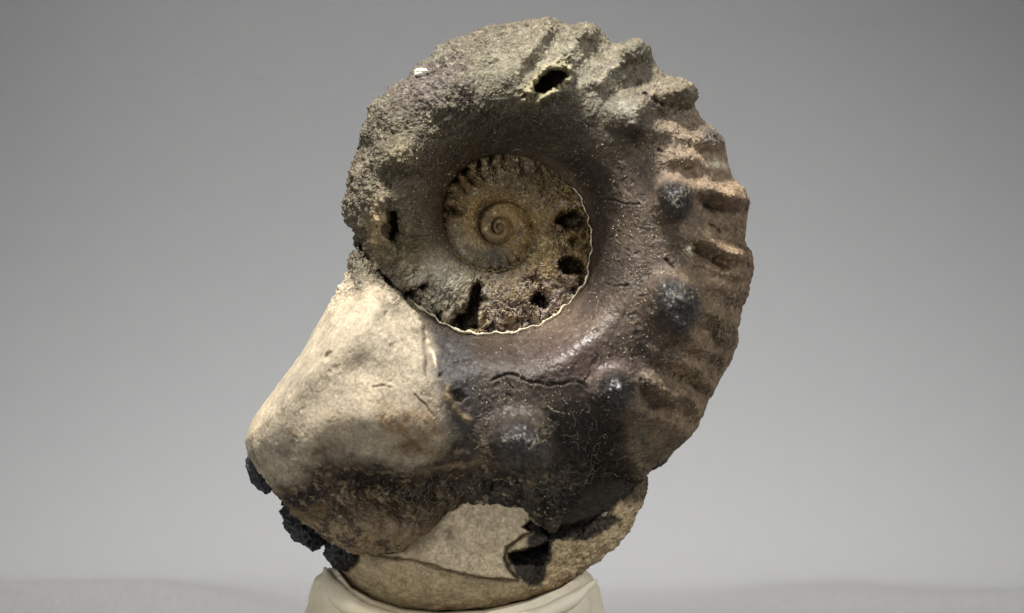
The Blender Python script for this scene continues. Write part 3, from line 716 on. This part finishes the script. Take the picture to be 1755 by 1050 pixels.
# ================================================================== rock fragments at the back, lower left
def rock(name, cx, cy, ch, rx, ry, rh, rot, mat, parent, seed, amp=.22, nu=110, nv=64, label=None):
    uu = np.linspace(0, 2*np.pi, nu, endpoint=False)[:,None]; vv = np.linspace(0, np.pi, nv)[None]
    d = np.array([np.cos(uu)*np.sin(vv), np.sin(uu)*np.sin(vv), np.cos(vv)+0*uu])
    s = 1+amp*fbm(d*1.0, .75, 3, seed)+amp*.55*fbm(d, .3, 3, seed+1, .55, True)
    c_, s_ = math.cos(math.radians(rot)), math.sin(math.radians(rot))
    x, y, z = d[0]*rx*s, d[1]*ry*s, d[2]*rh*s
    P_ = np.array([cx+x*c_-y*s_, cy+x*s_+y*c_, ch+z])
    V_ = to_world(P_).reshape(-1, 3); id_ = np.arange(nu*nv).reshape(nu, nv); jd = np.roll(id_, -1, 0)
    F_ = np.stack([id_[:,:-1], jd[:,:-1], jd[:,1:], id_[:,1:]], -1).reshape(-1, 4)
    o = mesh_np(name, V_, F_, mat, parent)
    if label: o['label'] = label
    return o
black = flat_material('black_matrix', (38,39,42), .55, .6, 900, .5)
rock('matrix_fragment', 447, 811, 44, 18, 36, 34, -32, black, fossil, 3.3)
rock('matrix_fragment', 523, 899, 18, 42, 27, 62, 40, black, fossil, 4.4, .28)
rock('matrix_fragment', 542, 921, 14, 15, 22, 40, 10, black, fossil, 4.9, .25)
rock('matrix_fragment', 588, 945, 26, 31, 28, 52, 50, black, fossil, 5.2, .2)
rock('matrix_fragment', 1132, 790, -60, 24, 9, 18, -38, flat_material('grey_matrix', (84,80,70), .8, .6), fossil, 6.1, .2)
# pale flake on the upper left shoulder
flake = flat_material('white_flake', (225,218,200), .7, .3)
fh = surf(727, 128)+5
fl = rock('shell_flake', 724, 127, fh+4, 12, 6.5, 4.5, -5, flake, fossil, 8.8, .35, 40, 24)
# two small glassy grains caught in the lower cavity
grain = flat_material('glassy_grain', (150,140,128), .25, .3, 1500, .8)
rock('grain', 1038, 880, 62, 9, 6, 7, -10, grain, fossil, 9.1, .12, 40, 24)
rock('grain', 1028, 871, 58, 5, 4, 5, 0, grain, fossil, 9.9, .12, 30, 18)
rock('grain', 1173, 428, surf(1173, 428)+1, 4.5, 4, 3, 0, flake, fossil, 10.5, .3, 24, 14)

# ================================================================== lint fibres and dust grains
fib_mat = flat_material('lint_fibre', (150,142,120), .8, .1)
def fibre_set(name, spots, mat, rad):
    Vs, Fs, base = [], [], 0
    for (cx, cy, sx, sy, n, l0, l1) in spots:
        for _ in range(n):
            x = rng.normal(cx, sx); y = rng.normal(cy, sy); a = rng.uniform(0, 2*math.pi); L_ = rng.uniform(l0, l1); kk = rng.normal(0, .22)
            k = max(5, int(L_/3)); pts = []
            lift = rng.uniform(0, 2.5)
            for j in range(k):
                pts.append((x, y)); a += kk+rng.normal(0, .16); x += math.cos(a)*L_/k; y += math.sin(a)*L_/k
            hs = []
            ok = True
            for (px, py) in pts:
                aa = math.atan2(py-SY, px-SX); i = int((aa+math.pi)/(2*math.pi)*NT) % NT
                if math.hypot(px-SX, py-SY) > R[i]*.985: ok = False; break
                hs.append(surf(px, py))
            if not ok: continue
            hs = np.array(hs); hs = np.convolve(np.pad(hs, 1, mode='edge'), np.ones(3)/3, 'valid')
            arch = lift*np.sin(np.linspace(0, np.pi, k))
            pw = np.stack([(np.array([p[0] for p in pts])-877.5)*K, -(hs+arch+1.0)*K, (GY-np.array([p[1] for p in pts]))*K], -1)
            v, f = tube(None, pw, rad*K*rng.uniform(.7, 1.2), None, None, 3)
            Vs.append(v); Fs.append(f+base); base += len(v)
    o = mesh_np(name, np.concatenate(Vs), np.concatenate(Fs), mat, fossil); o['kind'] = 'stuff'
    return o
fibre_set('lint_fibre', [(1010,840,45,28,60,12,50),(990,800,60,50,50,8,30),(730,860,40,22,90,8,26),(1140,700,45,55,70,8,30),(1080,400,110,140,110,6,18),
  (900,700,90,50,60,6,20),(1160,560,60,80,70,6,20),(840,280,90,50,110,6,16),(720,330,45,70,130,6,14),(960,110,110,50,70,6,16),(890,470,70,60,70,5,13),
  (1180,300,40,60,60,6,18),(740,760,20,40,40,8,26),(920,780,14,40,30,8,24)], fib_mat, .45)
def dust(name, spots, mat):
    Vs, Fs, base = [], [], 0
    o8 = np.array([(1,0,0),(-1,0,0),(0,1,0),(0,-1,0),(0,0,1),(0,0,-1)], float); f8 = np.array([(0,2,4),(2,1,4),(1,3,4),(3,0,4),(2,0,5),(1,2,5),(3,1,5),(0,3,5)])
    for (cx, cy, sx, sy, n, s0, s1) in spots:
        for _ in range(n):
            x = rng.normal(cx, sx); y = rng.normal(cy, sy); aa = math.atan2(y-SY, x-SX); i = int((aa+math.pi)/(2*math.pi)*NT) % NT
            if math.hypot(x-SX, y-SY) > R[i]*.99: continue
            h = surf(x, y); s = rng.uniform(s0, s1)
            v = o8*rng.uniform(.6, 1.3, (6, 1))*s+rng.normal(0, .15*s, (6, 3))
            Vs.append(np.stack([(x+v[:,0]-877.5)*K, -(h+s*.3+v[:,2])*K, (GY-(y+v[:,1]))*K], -1)); Fs.append(f8+base); base += 6
    o = mesh_np(name, np.concatenate(Vs), np.concatenate(Fs), mat, fossil, smooth=False); o['kind'] = 'stuff'
dust('mineral_dust', [(900,400,90,90,600,.5,1.3),(740,300,60,90,500,.6,1.3),(1120,450,90,170,900,.4,1.4),(1000,150,120,60,300,.5,1.2),(790,440,30,30,300,.6,1.3),(870,500,60,40,250,.6,1.6),
  (900,700,120,60,500,.4,1.2),(1180,560,50,110,500,.5,1.4),(1010,850,50,30,160,.6,1.6),(1175,430,9,10,22,.8,2.2),(600,700,70,90,120,.4,1.0),(740,870,40,30,120,.6,1.3)], flat_material('mineral_dust', (200,186,150), .5, .2))

# pale crystals grown on the chamber walls
def crystals(name, spots, mat):
    Vs, Fs, base = [], [], 0
    f8 = np.array([(0,2,4),(2,1,4),(1,3,4),(3,0,4),(2,0,5),(1,2,5),(3,1,5),(0,3,5)])
    for (cx, cy, sx, sy, n, L0, L1, dx, dy) in spots:
        for _ in range(n):
            x = rng.normal(cx, sx); y = rng.normal(cy, sy); h = surf(x, y); L_ = rng.uniform(L0, L1); wd = L_*rng.uniform(.14, .3)
            d = np.array([dx, dy, 0])+rng.normal(0, .45, 3); d /= np.linalg.norm(d)+1e-9; a = np.cross(d, [0, 0, 1.]); a /= np.linalg.norm(a)+1e-9; b_ = np.cross(d, a)
            o_ = np.array([x, y, h+1.5]); v = np.array([o_+a*wd, o_-a*wd, o_+b_*wd, o_-b_*wd, o_+d*L_, o_-d*L_*.35])
            Vs.append(to_world(v.T)); Fs.append(f8+base); base += 6
    o = mesh_np(name, np.concatenate(Vs), np.concatenate(Fs), mat, fossil, smooth=False); o['kind'] = 'stuff'
crystals('chamber_crystal', [(942,415,14,5,16,4,10,.2,1),(965,413,6,4,8,4,9,.4,1),(930,460,10,8,14,3,7,1,.2),(955,440,20,10,20,2,5,0,1),(905,500,16,10,30,3,7,.6,-.6),(848,515,10,12,20,3,8,.9,.1),
  (832,525,8,22,18,3,7,1,.3),(935,555,25,10,30,2,5,.2,-1),(880,548,30,10,40,2,5,0,-1),(905,440,14,8,14,2,5,.5,.5),(770,420,10,16,30,2,5,1,0),(775,335,8,18,22,3,7,1,.3),(830,292,30,8,26,3,6,.1,1),
  (940,310,8,8,10,2,5,0,1),(985,470,8,20,24,2,6,-1,0),(960,520,14,10,24,2,6,-.6,-.6)], flat_material('pale_crystal', (196,180,140), .3, .2, 2500, .6))

# ================================================================== PUTTY MOUNT
putty = bpy.data.objects.new('putty_mount', None); link(putty)
putty['label'] = 'lump of off white modelling putty pressed flat under the fossil'; putty['category'] = 'putty'
def lump(name, cx, hc, prof, mat, parent, seed, sy=.8, nu=260, amp=5, squash=None):
    """prof: list of (radius px, py); revolve as an uneven squashed lump"""
    pr = np.array(prof, float); tq = np.linspace(0, len(pr)-1, 150)
    def cub(a):   # smooth
        v = np.interp(tq, np.arange(len(pr)), a); k_ = np.hanning(15); k_ /= k_.sum(); return np.convolve(np.pad(v, 7, mode='edge'), k_, 'valid')
    rr_, yy_ = cub(pr[:,0]), cub(pr[:,1])
    uu = np.linspace(0, 2*np.pi, nu, endpoint=False)[:,None]
    wob = 1+.03*np.cos(uu*2+seed)+.03*np.cos(uu*3+1.3*seed)
    x = cx+rr_[None]*np.cos(uu)*wob; h_ = hc+rr_[None]*np.sin(uu)*sy*wob; y = yy_[None]+0*uu
    P_ = np.array([x, y, h_]); n1_ = fbm(P_, 60, 3, seed)*amp*1.5+fbm(P_, 14, 3, seed+2)*1.4
    nx = np.cos(uu); nh = np.sin(uu)
    P_[0] += nx*n1_; P_[2] += nh*n1_; P_[1] -= n1_*.8*np.linspace(1, 0, len(rr_))[None]
    arc_x = np.array([520,560,580,602,640,690,750,830,905,960,1000,1040,1070,1110]); arc_y = np.array([900,935,975,1003,1024,1040,1046,1042,1025,1003,978,947,920,820])
    lim = np.interp(P_[0], arc_x, arc_y)+2; wgt = sstep(-70, -10, P_[2])*(P_[0] > 520)
    P_[1] = np.where(P_[1] < lim, P_[1]*(1-wgt)+lim*wgt, P_[1])
    V_ = to_world(P_).reshape(-1, 3); id_ = np.arange(nu*len(rr_)).reshape(nu, -1); jd = np.roll(id_, -1, 0)
    F_ = np.stack([id_[:,:-1], jd[:,:-1], jd[:,1:], id_[:,1:]], -1).reshape(-1, 4)
    return mesh_np(name, V_, F_, mat, parent)
pm, nt, b = mat_base('putty'); L = nt.links.new
tc = nd(nt, 'ShaderNodeTexCoord'); n = nd(nt, 'ShaderNodeTexNoise'); n.inputs['Scale'].default_value = 60; n.inputs['Detail'].default_value = 7
L(tc.outputs['Object'], n.inputs['Vector']); cr = nd(nt, 'ShaderNodeValToRGB'); L(n.outputs[0], cr.inputs[0])
cr.color_ramp.elements[0].position = .3; cr.color_ramp.elements[0].color = (*lin((186,172,140)), 1); cr.color_ramp.elements[1].position = .6; cr.color_ramp.elements[1].color = (*lin((238,228,204)), 1)
L(cr.outputs[0], b.inputs['Base Color']); b.inputs['Roughness'].default_value = .62
b.inputs['Subsurface Weight'].default_value = .15; b.inputs['Subsurface Radius'].default_value = (.002, .0015, .001)
n2_ = nd(nt, 'ShaderNodeTexNoise'); n2_.inputs['Scale'].default_value = 500; n2_.inputs['Detail'].default_value = 4; L(tc.outputs['Object'], n2_.inputs['Vector'])
bp = nd(nt, 'ShaderNodeBump'); bp.inputs['Distance'].default_value = 4e-4; bp.inputs['Strength'].default_value = .35; L(n2_.outputs[0], bp.inputs['Height']); L(bp.outputs[0], b.inputs['Normal'])
lump('putty_body', 786, -30, [(1,985),(150,985),(195,978),(220,975),(238,990),(250,1015),(259,1045),(272,1075),(276,1098),(262,1105),(1,1105)], pm, putty, 2.0, .60)
rim_pts = [(556,968,0),(566,992,50),(584,1014,96),(616,1036,122),(662,1052,134),(724,1063,138),(800,1066,138),(872,1060,132),(934,1042,116),(990,1014,84),(1026,986,30)]
rp = np.array(rim_pts, float); tq = np.linspace(0, len(rp)-1, 160); rp = np.stack([np.interp(tq, np.arange(len(rp)), rp[:,k]) for k in range(3)], -1)
kk_ = np.hanning(17); kk_ /= kk_.sum(); rp = np.stack([np.convolve(np.pad(rp[:,k], 8, mode='edge'), kk_, 'valid') for k in range(3)], -1)
rn = fbm(rp.T*np.array([1, 1, 1])[:,None], 60, 3, 71.)
Wr = np.stack([(rp[:,0]-877.5)*K, -rp[:,2]*K, (GY-rp[:,1]-4-rn*3)*K], -1)
rad_ = (15+5*rn)*np.sqrt(np.clip(np.minimum(np.linspace(0, 6, 160), np.linspace(6, 0, 160)), .001, 1))*K
tube('pressed_rim', Wr, rad_, pm, putty, 28)

# ================================================================== CLOTH BACKDROP
cm, nt, b = mat_base('grey_cloth'); L = nt.links.new
tc = nd(nt, 'ShaderNodeTexCoord')
wv = nd(nt, 'ShaderNodeTexWave', bands_direction='X'); wv.inputs['Scale'].default_value = 420; wv.inputs['Distortion'].default_value = 1.2; wv.inputs['Detail'].default_value = 2
wv2 = nd(nt, 'ShaderNodeTexWave', bands_direction='Y'); wv2.inputs['Scale'].default_value = 420; wv2.inputs['Distortion'].default_value = 1.2; wv2.inputs['Detail'].default_value = 2
L(tc.outputs['UV'], wv.inputs['Vector']); L(tc.outputs['UV'], wv2.inputs['Vector'])
mm_ = nd(nt, 'ShaderNodeMath', operation='ADD'); L(wv.outputs['Fac'], mm_.inputs[0]); w3 = nd(nt, 'ShaderNodeMath', operation='MULTIPLY'); L(wv2.outputs['Fac'], w3.inputs[0]); w3.inputs[1].default_value = .25; L(w3.outputs[0], mm_.inputs[1])
cn = nd(nt, 'ShaderNodeTexNoise'); cn.inputs['Scale'].default_value = 1600; cn.inputs['Detail'].default_value = 3; L(tc.outputs['Object'], cn.inputs['Vector'])
mc = nd(nt, 'ShaderNodeMath', operation='MULTIPLY_ADD'); L(mm_.outputs[0], mc.inputs[0]); mc.inputs[1].default_value = .25; L(cn.outputs[0], mc.inputs[2])
cr = nd(nt, 'ShaderNodeValToRGB'); L(mc.outputs[0], cr.inputs[0]); cr.color_ramp.elements[0].position = .4; cr.color_ramp.elements[1].position = 1.0
cr.color_ramp.elements[0].color = (*lin((96,96,97)), 1); cr.color_ramp.elements[1].color = (*lin((119,119,118)), 1)
L(cr.outputs[0], b.inputs['Base Color']); b.inputs['Roughness'].default_value = .95; b.inputs['Specular IOR Level'].default_value = .1
bp = nd(nt, 'ShaderNodeBump'); bp.inputs['Distance'].default_value = 3e-4; bp.inputs['Strength'].default_value = .8; L(mm_.outputs[0], bp.inputs['Height']); bp.inputs['Strength'].default_value = .4; L(bp.outputs[0], b.inputs['Normal'])
NXc, NSc = 420, 520
xs = np.linspace(-1.0, 1.0, NXc); xs = np.sign(xs)*np.abs(xs)**1.6*1.1
# arc length profile: flat table, wide curve, then rising
s = np.linspace(0, 1, NSc); prof = []
for k in s:
    L_ = k*2.0
    if L_ < .70: prof.append((-.45+L_, 0))
    else:
        q_ = L_-.70; Rr = .22; amax = math.radians(89); aq = min(q_/Rr, amax); yy = .25+Rr*math.sin(aq); zz = Rr*(1-math.cos(aq))
        if q_/Rr > amax: ex = q_-amax*Rr; yy += ex*math.cos(amax); zz += ex*math.sin(amax)
        prof.append((yy, zz))
prof = np.array(prof)
XX, YY = np.meshgrid(xs, prof[:,0]); _, ZZ = np.meshgrid(xs, prof[:,1])
flat = sstep(.35, .2, YY)
near = np.sqrt(XX**2+(YY)**2)
def ridge(x0, x1, y0, amp, wf, wb, soft):
    env = sstep(x0-soft, x0+soft, XX)*(1-sstep(x1-soft, x1+soft, XX)); yc = y0+.012*np.sin(XX*31+1)
    return amp*env*np.where(YY < yc, np.exp(-.5*((YY-yc)/(wf*.6))**2), np.exp(-.5*((YY-yc)/wb)**2))
fold = ridge(-.36, -.048, .095, .0066, .012, .050, .020)+ridge(.048, .32, .095, .0036, .010, .050, .018)
Pf = np.array([XX*1e4, YY*1e4, ZZ*1e4])
fold += (.0018*fbm(Pf, 700, 3, 61.)+.0018)*sstep(.03, .07, near)
ZZ = ZZ+fold*flat-.0008
YY2 = YY+.02*fbm(np.array([XX*10, ZZ*10, YY*0]), 3.0, 2, 66.)*(1-flat)
Vc = np.stack([XX, YY2, ZZ], -1).reshape(-1, 3)
id_ = np.arange(NXc*NSc).reshape(NSc, NXc); Fc = np.stack([id_[:-1,:-1], id_[:-1,1:], id_[1:,1:], id_[1:,:-1]], -1).reshape(-1, 4)
cloth = mesh_np('cloth_backdrop', Vc, Fc, cm)
uv = cloth.data.uv_layers.new(name='UVMap'); lv = np.empty(len(Fc)*4, np.int32); cloth.data.loops.foreach_get('vertex_index', lv)
arcl = np.concatenate([np.zeros((1, NXc)), np.cumsum(np.hypot(np.diff(YY2, axis=0), np.diff(ZZ, axis=0)), 0)], 0)
UVv = np.stack([XX, arcl], -1).reshape(-1, 2); uv.data.foreach_set('uv', UVv[lv].astype(np.float32).ravel())
cloth['kind'] = 'structure'
